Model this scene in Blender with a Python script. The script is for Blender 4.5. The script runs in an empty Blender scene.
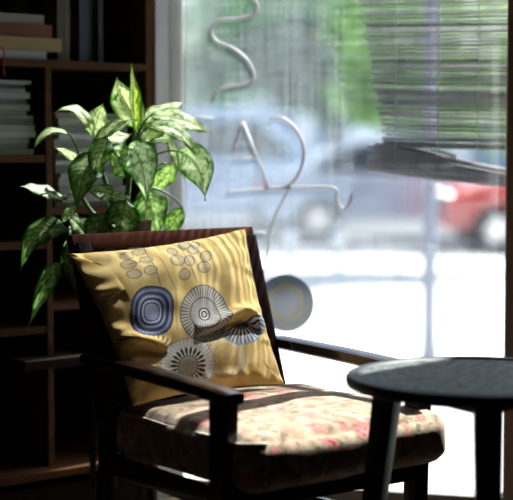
import bpy, bmesh, math, random
from mathutils import Vector, Matrix, noise
random.seed(7)
PI = math.pi
S = bpy.context.scene
COL = S.collection

# ---------------------------------------------------------------- camera
FPX = 1500.0
CAM_H = 1.10
PITCH = math.atan(100 / FPX)
cam_d = bpy.data.cameras.new('camera')
cam = bpy.data.objects.new('camera', cam_d)
COL.objects.link(cam)
cam_d.sensor_fit = 'HORIZONTAL'
cam_d.sensor_width = 36.0
cam_d.lens = FPX / 513.0 * 36.0
cam.location = (0, 0, CAM_H)
cam.rotation_euler = (PI / 2 - PITCH, 0, 0)
cam_d.clip_start = 0.05
cam_d.clip_end = 300
cam_d.dof.use_dof = True
cam_d.dof.focus_distance = 3.85
cam_d.dof.aperture_fstop = (cam_d.lens / 1000.0) / 0.056
cam_d.dof.aperture_blades = 0
S.camera = cam

# ---------------------------------------------------------------- light
world = bpy.data.worlds.new('world')
S.world = world
world.use_nodes = True
wn = world.node_tree
wn.nodes.clear()
wo = wn.nodes.new('ShaderNodeOutputWorld')
wb = wn.nodes.new('ShaderNodeBackground')
ws = wn.nodes.new('ShaderNodeTexSky')
ws.sky_type = 'NISHITA'
ws.sun_disc = False
SUN_EL = math.radians(54)
SUN_AZ = math.radians(44)          # from +Y towards +X
ws.sun_elevation = SUN_EL
ws.sun_rotation = SUN_AZ
ws.air_density = 1.0
ws.dust_density = 3.0
wb.inputs['Strength'].default_value = 0.095
wn.links.new(ws.outputs[0], wb.inputs[0])
wn.links.new(wb.outputs[0], wo.inputs[0])
sun_d = bpy.data.lights.new('sun', 'SUN')
sun_d.energy = 6.2
sun_d.angle = math.radians(0.6)
sun_d.color = (1.0, 0.96, 0.9)
sun = bpy.data.objects.new('sun', sun_d)
COL.objects.link(sun)
sd = Vector((math.sin(SUN_AZ) * math.cos(SUN_EL), math.cos(SUN_AZ) * math.cos(SUN_EL), math.sin(SUN_EL)))
sun.rotation_euler = sd.to_track_quat('Z', 'Y').to_euler()
sun.location = (4, 8, 8)

S.view_settings.view_transform = 'Standard'
S.view_settings.look = 'None'
S.view_settings.gamma = 1.0
S.view_settings.use_curve_mapping = False
S.view_settings.exposure = 1.55
S.cycles.max_bounces = 8
S.cycles.transparent_max_bounces = 16
S.cycles.sample_clamp_indirect = 8


# ---------------------------------------------------------------- helpers
def P(x, y, Y):
    """point seen at photo pixel (x, y) lying at world depth Y"""
    cx = (x - 256.5) / FPX
    cz = (250 - y) / FPX
    c, s = math.cos(PITCH), math.sin(PITCH)
    d = Vector((cx, c + cz * s, cz * c - s))
    return Vector((0, 0, CAM_H)) + d * (Y / d.y)


def mat(name, color=(0.5, 0.5, 0.5), rough=0.5, metal=0.0, spec=0.5, coat=0.0):
    m = bpy.data.materials.new(name)
    m.use_nodes = True
    b = m.node_tree.nodes['Principled BSDF']
    b.inputs['Base Color'].default_value = (*color, 1)
    b.inputs['Roughness'].default_value = rough
    b.inputs['Metallic'].default_value = metal
    b.inputs['Specular IOR Level'].default_value = spec
    b.inputs['Coat Weight'].default_value = coat
    return m


def N(m, t, **kw):
    n = m.node_tree.nodes.new(t)
    for k, v in kw.items():
        if k in n.inputs:
            n.inputs[k].default_value = v
        else:
            setattr(n, k, v)
    return n


def L(m, a, b):
    m.node_tree.links.new(a, b)


def ramp(m, fac, stops, interp='LINEAR'):
    r = N(m, 'ShaderNodeValToRGB')
    r.color_ramp.interpolation = interp
    e = r.color_ramp.elements
    while len(e) < len(stops):
        e.new(0.5)
    for i, (p, c) in enumerate(stops):
        e[i].position = p
        e[i].color = (*c, 1)
    L(m, fac, r.inputs[0])
    return r


def noisy(name, c1, c2, scale=8.0, rough=0.6, stretch=(1, 1, 1), bump=0.0, detail=5, lo=0.3, hi=0.7, **kw):
    m = mat(name, c1, rough, **kw)
    tc = N(m, 'ShaderNodeTexCoord')
    mp = N(m, 'ShaderNodeMapping')
    mp.inputs['Scale'].default_value = stretch
    L(m, tc.outputs['Object'], mp.inputs[0])
    nz = N(m, 'ShaderNodeTexNoise', Scale=scale, Detail=detail)
    L(m, mp.outputs[0], nz.inputs['Vector'])
    r = ramp(m, nz.outputs['Fac'], [(lo, c1), (hi, c2)])
    b = m.node_tree.nodes['Principled BSDF']
    L(m, r.outputs[0], b.inputs['Base Color'])
    if bump:
        bp = N(m, 'ShaderNodeBump', Strength=bump, Distance=0.01)
        L(m, nz.outputs['Fac'], bp.inputs['Height'])
        L(m, bp.outputs[0], b.inputs['Normal'])
    return m


def vcol_mat(name, rough=0.7, spec=0.3, transl=0.0, weave=0.0):
    m = mat(name, (0.5, 0.5, 0.5), rough, spec=spec)
    b = m.node_tree.nodes['Principled BSDF']
    a = N(m, 'ShaderNodeAttribute')
    a.attribute_name = 'print'
    L(m, a.outputs['Color'], b.inputs['Base Color'])
    if weave:
        tc = N(m, 'ShaderNodeTexCoord')
        nz = N(m, 'ShaderNodeTexNoise', Scale=420.0, Detail=2)
        L(m, tc.outputs['Object'], nz.inputs['Vector'])
        bp = N(m, 'ShaderNodeBump', Strength=weave, Distance=0.002)
        L(m, nz.outputs['Fac'], bp.inputs['Height'])
        L(m, bp.outputs[0], b.inputs['Normal'])
    if transl:
        t = N(m, 'ShaderNodeBsdfTranslucent')
        hs = N(m, 'ShaderNodeHueSaturation')
        hs.inputs['Saturation'].default_value = 1.3
        hs.inputs['Value'].default_value = 1.5
        L(m, a.outputs['Color'], hs.inputs['Color'])
        L(m, hs.outputs[0], t.inputs['Color'])
        mx = N(m, 'ShaderNodeMixShader')
        mx.inputs[0].default_value = transl
        out = m.node_tree.nodes['Material Output']
        L(m, b.outputs[0], mx.inputs[1])
        L(m, t.outputs[0], mx.inputs[2])
        L(m, mx.outputs[0], out.inputs['Surface'])
    return m


class MB:
    """collects shapes for ONE mesh object"""

    def __init__(self):
        self.v, self.f, self.c = [], [], []

    def add(self, vs, fs, col=None):
        o = len(self.v)
        self.v += [Vector(p) for p in vs]
        self.f += [tuple(i + o for i in f) for f in fs]
        self.c += [col] * len(vs)
        return self

    def box(self, lo, hi, bev=0.0, M=None):
        bm = bmesh.new()
        bmesh.ops.create_cube(bm, size=1)
        lo, hi = Vector(lo), Vector(hi)
        for v in bm.verts:
            v.co = Vector(((v.co.x + .5) * (hi.x - lo.x) + lo.x, (v.co.y + .5) * (hi.y - lo.y) + lo.y,
                           (v.co.z + .5) * (hi.z - lo.z) + lo.z))
        if bev:
            bmesh.ops.bevel(bm, geom=bm.edges[:], offset=bev, segments=2, profile=0.6, affect='EDGES')
        return self._bm(bm, M)

    def _bm(self, bm, M=None):
        bm.verts.index_update()
        vs = [(M @ v.co) if M else v.co.copy() for v in bm.verts]
        fs = [[v.index for v in f.verts] for f in bm.faces]
        bm.free()
        return self.add(vs, fs)

    def bar(self, a, b, wa, wb=None, up=(0, 0, 1), bev=0.003):
        """rectangular bar from a to b; wa/wb = (side, up) sizes at the ends"""
        wb = wb or wa
        a, b, up = Vector(a), Vector(b), Vector(up)
        d = (b - a).normalized()
        s = d.cross(up).normalized()
        u = s.cross(d).normalized()
        bm = bmesh.new()
        q = []
        for p, w in ((a, wa), (b, wb)):
            for i, j in ((-1, -1), (1, -1), (1, 1), (-1, 1)):
                q.append(bm.verts.new(p + s * i * w[0] / 2 + u * j * w[1] / 2))
        for f in ((3, 2, 1, 0), (4, 5, 6, 7), (0, 1, 5, 4), (1, 2, 6, 5), (2, 3, 7, 6), (3, 0, 4, 7)):
            bm.faces.new([q[i] for i in f])
        if bev:
            bmesh.ops.bevel(bm, geom=bm.edges[:], offset=bev, segments=2, profile=0.6, affect='EDGES')
        bmesh.ops.recalc_face_normals(bm, faces=bm.faces[:])
        return self._bm(bm)

    def tube(self, pts, r, n=8, r2=None):
        pts = [Vector(p) for p in pts]
        m = len(pts)
        ref = Vector((0.31, 0.2, 0.93))
        vs, fs = [], []
        prev = None
        for i, p in enumerate(pts):
            d = (pts[min(i + 1, m - 1)] - pts[max(i - 1, 0)]).normalized()
            a = (prev - d * prev.dot(d)) if prev else d.cross(ref)
            a.normalize()
            prev = a
            b = d.cross(a)
            rr = r if r2 is None else r + (r2 - r) * i / (m - 1)
            for k in range(n):
                t = 2 * PI * k / n
                vs.append(p + (a * math.cos(t) + b * math.sin(t)) * rr)
        for i in range(m - 1):
            for k in range(n):
                fs.append((i * n + k, i * n + (k + 1) % n, (i + 1) * n + (k + 1) % n, (i + 1) * n + k))
        fs.append(tuple(reversed(range(n))))
        fs.append(tuple((m - 1) * n + k for k in range(n)))
        return self.add(vs, fs)

    def lathe(self, prof, c=(0, 0, 0), n=48, cap=True, axis='Z'):
        c = Vector(c)
        vs, fs = [], []
        for r, z in prof:
            for k in range(n):
                t = 2 * PI * k / n
                p = Vector((r * math.cos(t), r * math.sin(t), z))
                if axis == 'Y':
                    p = Vector((p.x, p.z, p.y))
                if axis == 'X':
                    p = Vector((p.z, p.x, p.y))
                vs.append(c + p)
        for i in range(len(prof) - 1):
            for k in range(n):
                fs.append((i * n + k, i * n + (k + 1) % n, (i + 1) * n + (k + 1) % n, (i + 1) * n + k))
        if cap:
            fs.append(tuple(reversed(range(n))))
            fs.append(tuple((len(prof) - 1) * n + k for k in range(n)))
        return self.add(vs, fs)

    def prism(self, pts, y0, y1):
        """outline in local x,z extruded along y"""
        n = len(pts)
        vs = [(x, y0, z) for x, z in pts] + [(x, y1, z) for x, z in pts]
        fs = [tuple(range(n)), tuple(reversed(range(n, 2 * n)))]
        fs += [(i, i + n, (i + 1) % n + n, (i + 1) % n) for i in range(n)]
        return self.add(vs, fs)

    def build(self, name, m, parent=None, smooth=False, colors=None):
        me = bpy.data.meshes.new(name)
        me.from_pydata([tuple(v) for v in self.v], [], self.f)
        me.validate()
        bm = bmesh.new()
        bm.from_mesh(me)
        bmesh.ops.recalc_face_normals(bm, faces=bm.faces[:])
        bm.to_mesh(me)
        bm.free()
        if colors:
            at = me.color_attributes.new('print', 'FLOAT_COLOR', 'POINT')
            flat = []
            for c in colors:
                flat += [c[0], c[1], c[2], 1.0]
            at.data.foreach_set('color', flat)
        if smooth:
            for p in me.polygons:
                p.use_smooth = True
        me.materials.append(m)
        o = bpy.data.objects.new(name, me)
        COL.objects.link(o)
        if parent:
            o.parent = parent
        return o


def auto(o, ang=35):
    me = o.data
    for p in me.polygons:
        p.use_smooth = True
    bm = bmesh.new()
    bm.from_mesh(me)
    for e in bm.edges:
        if len(e.link_faces) == 2 and e.calc_face_angle(0) > math.radians(ang):
            e.smooth = False
    bm.to_mesh(me)
    bm.free()
    return o


def tag(o, label, cat, group=None):
    o['label'] = label
    o['category'] = cat
    if group:
        o['group'] = group
    return o


def struct(o):
    o['kind'] = 'structure'
    return o


def thing(name, loc, rz, label, cat, group=None):
    o = bpy.data.objects.new(name, None)
    o.empty_display_size = 0.05
    COL.objects.link(o)
    o.location = loc
    o.rotation_euler = (0, 0, rz)
    return tag(o, label, cat, group)


def smooth_pts(pts, k=6):
    """Catmull-Rom through pts"""
    pts = [Vector(p) for p in pts]
    q = [pts[0] * 2 - pts[1]] + pts + [pts[-1] * 2 - pts[-2]]
    out = []
    for i in range(1, len(q) - 2):
        for j in range(k):
            t = j / k
            a, b, c, d = q[i - 1], q[i], q[i + 1], q[i + 2]
            out.append(0.5 * ((2 * b) + (c - a) * t + (2 * a - 5 * b + 4 * c - d) * t * t + (3 * b - a - 3 * c + d) * t ** 3))
    out.append(pts[-1])
    return out


# ---------------------------------------------------------------- materials
M_floor = noisy('floor_boards', (0.022, 0.015, 0.010), (0.040, 0.026, 0.018), 3, 0.6, (1, 8, 1), spec=.15)
M_dark_wall = noisy('dark_plaster', (0.05, 0.045, 0.04), (0.065, 0.058, 0.05), 4, 0.9)
M_white_wall = noisy('grey_plaster', (0.50, 0.49, 0.50), (0.60, 0.58, 0.59), 12, 0.85, bump=0.2)
M_frame = noisy('painted_frame', (0.30, 0.30, 0.27), (0.36, 0.35, 0.31), 6, 0.5)
M_brown_frame = noisy('brown_post', (0.28, 0.21, 0.155), (0.40, 0.31, 0.23), 5, 0.6, (6, 6, 1))
M_ceiling = mat('ceiling_paint', (0.10, 0.10, 0.10), 0.9)
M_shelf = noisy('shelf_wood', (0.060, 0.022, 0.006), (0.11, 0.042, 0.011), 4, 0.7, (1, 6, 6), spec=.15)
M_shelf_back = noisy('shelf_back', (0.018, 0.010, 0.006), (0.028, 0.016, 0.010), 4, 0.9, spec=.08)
M_espresso = noisy('espresso_wood', (0.009, 0.004, 0.0035), (0.026, 0.008, 0.006), 3.5, 0.26, (1, 7, 7), coat=0.35)
M_crest = noisy('red_brown_wood', (0.085, 0.022, 0.013), (0.15, 0.042, 0.024), 5, 0.32, (1, 7, 7), coat=0.3)
M_black = mat('black_table_wood', (0.014, 0.017, 0.019), 0.55, spec=.35)
M_backcloth = noisy('back_fabric', (0.03, 0.02, 0.016), (0.05, 0.032, 0.024), 30, 0.9)


# ================================================================ THE ROOM
# window wall runs from the corner C towards the right, a little nearer
C = Vector((-0.31, 4.75, 0))
WROT = -math.radians(15)
WD = Vector((math.cos(WROT), math.sin(WROT), 0))       # along the wall
WN = Vector((-math.sin(WROT), math.cos(WROT), 0))      # outward


def wpt(x, y, n=0.0):
    """photo pixel -> (u, z) on the window plane shifted n outward"""
    a = P(x, y, 1.0)
    cam0 = Vector((0, 0, CAM_H))
    d = a - cam0
    o = C + WN * n
    t = (o - cam0).dot(WN) / d.dot(WN)
    p = cam0 + d * t
    return (p - o).dot(WD), p.z


def wobj(o):
    o.location = C
    o.rotation_euler = (0, 0, WROT)
    return o


HEAD = 2.95
WEND = 1.72                         # right end of the glazing
def column(pts, z0, z1):
    n = len(pts)
    return MB().add([(x, y, z0) for x, y in pts] + [(x, y, z1) for x, y in pts],
                    [tuple(reversed(range(n))), tuple(range(n, 2 * n))] + [(i, (i + 1) % n, (i + 1) % n + n, i + n) for i in range(n)])


struct(column([(-.311, 4.656), (-.271, 4.697), (-.262, 4.90), (-.42, 5.3), (-.82, 5.3), (-.63, 5.04)], 0, 3.2).build('wall_left_of_window', M_white_wall))
mb = MB().box((WEND, -0.02, 0), (4.6, 0.20, 3.2))
struct(wobj(mb.build('wall_right_of_window', M_dark_wall)))
mb = MB().box((0.045, -0.02, HEAD + .05), (WEND, 0.20, 3.2))
struct(wobj(mb.build('wall_above_window', M_dark_wall)))

u_post, _ = wpt(506, 300, 0)
mb = MB()
mb.box((0.098, -0.035, 0.0), (WEND, 0.05, 0.06), 0.004)
mb.box((0.098, -0.035, HEAD), (WEND, 0.05, HEAD + .05), 0.004)
win = struct(wobj(mb.build('window_1', M_frame)))
struct(column([(-.2705, 4.6965), (-.232, 4.736), (-.236, 4.80), (-.265, 4.82)], 0, HEAD + .05).build('trim_1', M_frame))
mb = MB().box((u_post, -0.05, 0.06), (u_post + 0.05, 0.05, HEAD), 0.004)
mb.box((WEND - 0.06, -0.05, 0.06), (WEND, 0.05, HEAD), 0.004)
struct(wobj(mb.build('window_2', M_brown_frame)))


def dusty_glass():
    m = bpy.data.materials.new('dusty_glass')
    m.use_nodes = True
    nt = m.node_tree
    nt.nodes.clear()
    out = N(m, 'ShaderNodeOutputMaterial')
    tr = N(m, 'ShaderNodeBsdfTransparent')
    tr.inputs['Color'].default_value = (0.93, 0.96, 0.97, 1)
    tl = N(m, 'ShaderNodeBsdfTranslucent')
    tl.inputs['Color'].default_value = (0.80, 0.90, 1.0, 1)
    df = N(m, 'ShaderNodeBsdfDiffuse')
    df.inputs['Color'].default_value = (0.7, 0.78, 0.85, 1)
    gl = N(m, 'ShaderNodeBsdfGlossy', Roughness=0.02)
    tc = N(m, 'ShaderNodeTexCoord')
    # smudges
    n1 = N(m, 'ShaderNodeTexNoise', Scale=3.0, Detail=6)
    L(m, tc.outputs['Object'], n1.inputs['Vector'])
    # rain streaks: stretched vertically
    mp = N(m, 'ShaderNodeMapping')
    mp.inputs['Scale'].default_value = (90, 1, 2.2)
    L(m, tc.outputs['Object'], mp.inputs[0])
    n2 = N(m, 'ShaderNodeTexNoise', Scale=1.0, Detail=3)
    L(m, mp.outputs[0], n2.inputs['Vector'])
    # fine horizontal lines
    mp3 = N(m, 'ShaderNodeMapping')
    mp3.inputs['Scale'].default_value = (6, 1, 190)
    L(m, tc.outputs['Object'], mp3.inputs[0])
    n3 = N(m, 'ShaderNodeTexNoise', Scale=1.0, Detail=2)
    L(m, mp3.outputs[0], n3.inputs['Vector'])
    # specks
    vo = N(m, 'ShaderNodeTexVoronoi', Scale=45.0)
    L(m, tc.outputs['Object'], vo.inputs['Vector'])
    sp = N(m, 'ShaderNodeMath', operation='LESS_THAN')
    sp.inputs[1].default_value = 0.05
    L(m, vo.outputs['Distance'], sp.inputs[0])

    def mth(op, a, b):
        k = N(m, 'ShaderNodeMath', operation=op)
        for i, s in enumerate((a, b)):
            if isinstance(s, (int, float)):
                k.inputs[i].default_value = s
            else:
                L(m, s, k.inputs[i])
        return k.outputs[0]
    # dust is thicker towards the left frame and high up (x in wall frame)
    sx = N(m, 'ShaderNodeSeparateXYZ')
    L(m, tc.outputs['Object'], sx.inputs[0])
    gx = N(m, 'ShaderNodeMapRange')
    gx.inputs['From Min'].default_value = 0.1
    gx.inputs['From Max'].default_value = 0.7
    gx.inputs['To Min'].default_value = 0.015
    gx.inputs['To Max'].default_value = 0.0
    L(m, sx.outputs['X'], gx.inputs['Value'])
    a = mth('MULTIPLY', n1.outputs['Fac'], 0.12)
    b = mth('MULTIPLY', n2.outputs['Fac'], 0.10)
    c = mth('MULTIPLY', n3.outputs['Fac'], 0.10)
    d = mth('MULTIPLY', sp.outputs[0], 0.10)
    s = mth('ADD', mth('ADD', a, b), mth('ADD', c, d))
    s = mth('ADD', s, gx.outputs[0])
    s = mth('SUBTRACT', s, DUST0)
    s = mth('MAXIMUM', s, 0.012)
    mix1 = N(m, 'ShaderNodeMixShader')
    mix1.inputs[0].default_value = 0.3
    L(m, tl.outputs[0], mix1.inputs[1])
    L(m, df.outputs[0], mix1.inputs[2])
    mix2 = N(m, 'ShaderNodeMixShader')
    L(m, s, mix2.inputs[0])
    L(m, tr.outputs[0], mix2.inputs[1])
    L(m, mix1.outputs[0], mix2.inputs[2])
    mix3 = N(m, 'ShaderNodeMixShader')
    mix3.inputs[0].default_value = 0.03
    L(m, mix2.outputs[0], mix3.inputs[1])
    L(m, gl.outputs[0], mix3.inputs[2])
    L(m, mix3.outputs[0], out.inputs['Surface'])
    return m


DUST0 = 0.12
M_glass = dusty_glass()
g = MB().box((0.070, 0.0, 0.06), (u_post, 0.004, HEAD)).build('pane', M_glass, win)
g2 = MB().box((u_post + .05, 0.0, 0.06), (WEND - .06, 0.004, HEAD)).build('pane', M_glass, win)

# room shell: bookshelf wall goes from the corner to the left and towards us
BROT = math.radians(39.7)
BD = Vector((math.cos(BROT), math.sin(BROT), 0))
BN = Vector((-math.sin(BROT), math.cos(BROT), 0))
SH0 = Vector((-0.315, 4.655, 0))
mb = MB().box((-5.2, 0.345, 0), (0.05, 0.5, 3.2))
o = mb.build('wall_left', M_dark_wall)
o.location = SH0
o.rotation_euler = (0, 0, BROT)
struct(o)
wr = C + WD * 4.5
mb = MB().box((wr.x, -1.6, 0), (wr.x + .15, wr.y + .1, 3.2))
struct(mb.build('wall_right', M_dark_wall))
mb = MB().box((-4.6, -1.75, 0), (wr.x + .15, -1.6, 3.2))
struct(mb.build('wall_behind', M_dark_wall))
mb = MB().box((-4.6, -1.6, 0), (-4.45, 1.8, 3.2))
struct(mb.build('wall_far_left', M_dark_wall))
# floor and ceiling follow the window wall
A = C + WN * .04 + WD * 4.62
B = C + WN * .04 - WD * 0.9
poly = [(-4.6, -1.75), (A.x, -1.75), (A.x, A.y), (B.x, B.y), (-4.6, 1.6)]


def slab(z0, z1):
    n = len(poly)
    return MB().add([(x, y, z0) for x, y in poly] + [(x, y, z1) for x, y in poly],
                    [tuple(reversed(range(n))), tuple(range(n, 2 * n))] +
                    [(i, (i + 1) % n, (i + 1) % n + n, i + n) for i in range(n)])


struct(slab(-0.08, 0.0).build('floor', M_floor))
struct(slab(3.2, 3.3).build('ceiling', M_ceiling))


# ================================================================ OUTSIDE
GZ = -0.12
M_pave = noisy('pavement', (0.52, 0.52, 0.52), (0.62, 0.61, 0.60), 1.5, 0.9)
M_road = noisy('road', (0.07, 0.075, 0.085), (0.11, 0.115, 0.125), 0.8, 0.9)
mb = MB().box((-20, 4.3, GZ - .2), (24, 17.0, GZ))
mb.v = [Vector(v) for v in mb.v]
for v in mb.v:
    if v.y < 5:
        v.y = 4.84 - (v.x + .31) * 0.268 if v.x < -.31 else (C + WN * .25).y - (v.x + .31) * .268
o = mb.build('pavement', M_pave)
struct(o)
struct(MB().box((-20, 17.0, GZ - .3), (24, 30.0, GZ - 0.10)).build('road', M_road))
struct(MB().box((-20, 16.85, GZ - .3), (24, 17.0, GZ + .01), .01).build('kerb', M_pave))
struct(MB().box((-30, 30.0, GZ - .2), (34, 80.0, GZ)).build('far_pavement', M_pave))

# white pole on the pavement
px = P(429, 345, 8.0)
mb = MB()
mb.lathe([(.085, GZ), (.085, GZ + .03), (.055, GZ + .06), (.042, GZ + .16), (.036, GZ + .2), (.034, 3.4), (.02, 3.42)], (px.x, px.y, 0), 24)
M_pole = mat('pole_paint', (0.22, 0.24, 0.30), 0.6)
o = auto(mb.build('street_pole', M_pole))
tag(o, 'pale painted street pole standing on the sunlit pavement', 'pole')

M_rubber = mat('rubber', (0.02, 0.02, 0.022), 0.8)
M_carglass = mat('car_glass', (0.05, 0.08, 0.10), 0.08)
M_chrome = mat('chrome', (0.7, 0.7, 0.72), 0.2, 1.0)
M_lamp = mat('headlamp_lens', (0.30, 0.32, 0.36), 0.3)


def car(loc, rz, color, label, van=False):
    """side profile runs along local x, width along y"""
    t = thing('car', loc, rz, label, 'car', None)
    paint = mat('car_paint', color, 0.3, coat=0.8)
    if van:
        prof = [(-2.2, .3), (-2.25, .8), (-2.2, 1.85), (-2.0, 2.0), (1.1, 2.0), (1.45, 1.85), (1.95, 1.15), (2.3, .95), (2.38, .6), (2.35, .3)]
        cab = [(-1.9, 1.2), (-1.9, 1.78), (1.15, 1.78), (1.7, 1.2)]
    else:
        prof = [(-2.05, .32), (-2.1, .62), (-2.0, .92), (-1.55, 1.0), (-1.1, 1.36), (-.6, 1.45), (.15, 1.43), (.75, 1.02), (1.65, .86), (2.0, .68), (2.05, .34)]
        cab = [(-1.35, 1.0), (-1.0, 1.32), (-.55, 1.39), (.1, 1.37), (.62, 1.02)]
    auto(MB().prism(prof, -.82, .82).build('body', paint, t))
    MB().prism(cab, -.83, .83).build('side_window', M_carglass, t)
    for x in (-1.3, 1.35):
        for y in (-.80, .80):
            w = auto(MB().lathe([(.05, -.1), (.29, -.1), (.32, -.06), (.32, .06), (.29, .1), (.05, .1)], (x, y, .32), 24, axis='Y').build('wheel', M_rubber, t))
            MB().lathe([(.17, -.105), (.17, .105)], (x, y, .32), 16, axis='Y').build('hubcap', M_chrome, w)
    hx = 2.25 if van else 1.9
    for y in (-.6, .6):
        MB().lathe([(.02, -.06), (.10, -.05), (.115, 0), (.10, .2)], (hx + .07, y, .68), 16, axis='X').build('headlamp', M_lamp, t)
    MB().box((-2.16 if not van else -2.3, -.7, .75), (-2.0, -.5, .88), .01).build('tail_lamp', mat('tail_lamp', (.5, .02, .02), .2), t)
    return t


rd = GZ - .10
q = P(592, 200, 19.5)
car((q.x, 19.5, rd), PI, (0.85, 0.045, 0.03), 'red car parked on the street below the bamboo blind')
q = P(400, 200, 22.2)
car((q.x, 22.2, rd), 0.05, (0.50, 0.62, 0.74), 'pale blue car parked across the street behind the white pole')
q = P(190, 200, 24.8)
car((q.x, 24.8, rd), 0.0, (0.50, 0.60, 0.74), 'pale van parked across the street left of the lettering', van=True)
for bx, lab in ((290, 'short white ball-topped bollard on the pavement edge, left one of two'), (338, 'short white ball-topped bollard on the pavement edge, right one of two')):
    q = P(bx, 238, 14.5)
    bo = MB().lathe([(.055, GZ), (.05, GZ + .02), (.035, GZ + .04), (.03, q.z - .06), (.05, q.z - .055), (.072, q.z - .03), (.08, q.z), (.07, q.z + .035), (.045, q.z + .065), (.005, q.z + .08)], (q.x, 14.5, 0), 24).build('bollard', mat('bollard_paint', (.8, .82, .82), .4))
    tag(auto(bo), lab, 'bollard', 'bollards on the pavement edge')

# building opposite
M_fac = noisy('facade', (0.55, 0.63, 0.72), (0.66, 0.73, 0.80), 0.6, 0.9)
M_facwin = mat('facade_glass', (0.18, 0.26, 0.34), 0.1)
M_facfr = mat('facade_frame', (0.75, 0.78, 0.82), 0.6)
t = thing('shop_building', (0, 42, GZ), 0, 'pale blue shop building across the street behind the trees', 'building')
MB().box((-9, 0, 0), (3.4, 4, 3.3)).build('wall', M_fac, t)
for i in range(8):
    x0 = -8.6 + i * 1.45
    wdw = MB().box((x0, -.06, .5), (x0 + 1.0, .02, 2.6)).build('window', M_facwin, t)
    m2 = MB()
    m2.box((x0 - .06, -.1, .42), (x0 + 1.06, -.02, .5)).box((x0 - .06, -.1, 2.6), (x0 + 1.06, -.02, 2.68))
    m2.box((x0 - .06, -.1, .5), (x0, -.02, 2.6)).box((x0 + 1.0, -.1, .5), (x0 + 1.06, -.02, 2.6)).box((x0 + .47, -.1, .5), (x0 + .53, -.02, 2.6))
    m2.build('window_frame', M_facfr, wdw)
MB().box((-9, -.5, 2.95), (3.4, 0, 3.1)).build('ledge', M_facfr, t)
t2 = thing('far_building', (0, 48, GZ), 0, 'grey building far down the street behind the parked cars', 'building')
MB().box((4.2, 0, 0), (20, 4, 3.6)).build('wall', noisy('facade_grey', (0.42, 0.46, 0.52), (0.55, 0.58, 0.62), 0.5, 0.9), t2)
for i in range(6):
    MB().box((4.8 + i * 2.1, -.06, .4), (6.1 + i * 2.1, .02, 2.4)).build('window', M_facwin, t2)


def leafmat(name, c1, c2):
    m = noisy(name, c1, c2, 0.9, 0.6)
    b = m.node_tree.nodes['Principled BSDF']
    tr = N(m, 'ShaderNodeBsdfTranslucent')
    tr.inputs['Color'].default_value = (*[min(1, x * 1.6) for x in c2], 1)
    mx = N(m, 'ShaderNodeMixShader')
    mx.inputs[0].default_value = 0.35
    L(m, b.outputs[0], mx.inputs[1])
    L(m, tr.outputs[0], mx.inputs[2])
    L(m, mx.outputs[0], m.node_tree.nodes['Material Output'].inputs['Surface'])
    return m


M_leafA = leafmat('street_leaf_green', (0.07, 0.17, 0.05), (0.20, 0.36, 0.09))
M_leafB = leafmat('street_leaf_dark', (0.035, 0.12, 0.05), (0.09, 0.24, 0.09))
M_bark = noisy('bark', (0.10, 0.08, 0.06), (0.18, 0.15, 0.12), 6, 0.9, (4, 4, 1))


def tree(base, blobs, m, nleaf, label, ls=0.14):
    t = thing('street_tree', base, 0, label, 'tree', None)
    b = Vector(base)
    tk = MB()
    top = Vector(blobs[0][0]) - b
    tk.tube(smooth_pts([(0, 0, 0), (0.05, 0.02, top.z * .5), (top.x * .5, top.y * .5, top.z)], 5), 0.13, 10, 0.07)
    for c, r in blobs:
        cc = Vector(c) - b
        tk.tube([Vector((0.03, 0.02, top.z * .6)), (cc + Vector((0, 0, top.z * .7))) / 2, cc], 0.05, 6, 0.015)
    auto(tk.build('trunk', M_bark, t))
    mb = MB()
    for c, r in blobs:
        cc = Vector(c) - b
        for _ in range(int(nleaf / len(blobs))):
            d = Vector((random.gauss(0, 1), random.gauss(0, 1), random.gauss(0, 1))).normalized()
            p = cc + d * r * random.uniform(.35, 1.0)
            a = Vector((random.gauss(0, 1), random.gauss(0, 1), random.gauss(0, .6))).normalized()
            s = a.cross(Vector((random.gauss(0, 1), random.gauss(0, 1), random.gauss(0, 1)))).normalized()
            k = ls * random.uniform(.6, 1.3)
            mb.add([p, p + a * k * .5 + s * k * .3, p + a * k, p + a * k * .5 - s * k * .3], [(0, 1, 2, 3)])
    mb.build('crown', m, t)
    return t


def TP(x, y, Y):
    return P(x, y, Y)


# crowns given as (centre, radius); they hang above the road
tree((P(575, 0, 15.4).x, 15.4, GZ), [(TP(470, 30, 15.4), 1.1), (TP(400, 20, 15.2), .85), (TP(520, 90, 15.2), .7), (TP(430, -70, 15.4), 1.2), (TP(378, 85, 15.6), .5), (TP(440, 95, 15.6), .6)],
     M_leafA, 5200, 'bright green street tree whose crown shows behind the bamboo blind')
tree((P(345, 0, 27).x, 31.0, GZ), [(TP(330, 45, 27), 1.2), (TP(285, 20, 27.5), 1.1), (TP(365, 15, 27), 1.1), (TP(335, 98, 27), .55), (TP(300, -70, 27), 2.0), (TP(262, 55, 27.5), .9), (TP(300, 80, 27.5), .6), (TP(375, 70, 27), .7)],
     M_leafB, 8500, 'dark green street tree behind the mirrored lettering', .2)
tree((P(205, 0, 31.5).x, 31.5, GZ), [(TP(205, 25, 31.4), 1.3), (TP(245, 20, 31.6), 1.1), (TP(190, 80, 31.4), .8), (TP(225, -60, 31.4), 2.0), (TP(235, 75, 31.4), .6)],
     M_leafB, 3000, 'hazy green street tree seen beside the left window frame', .22)

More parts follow.
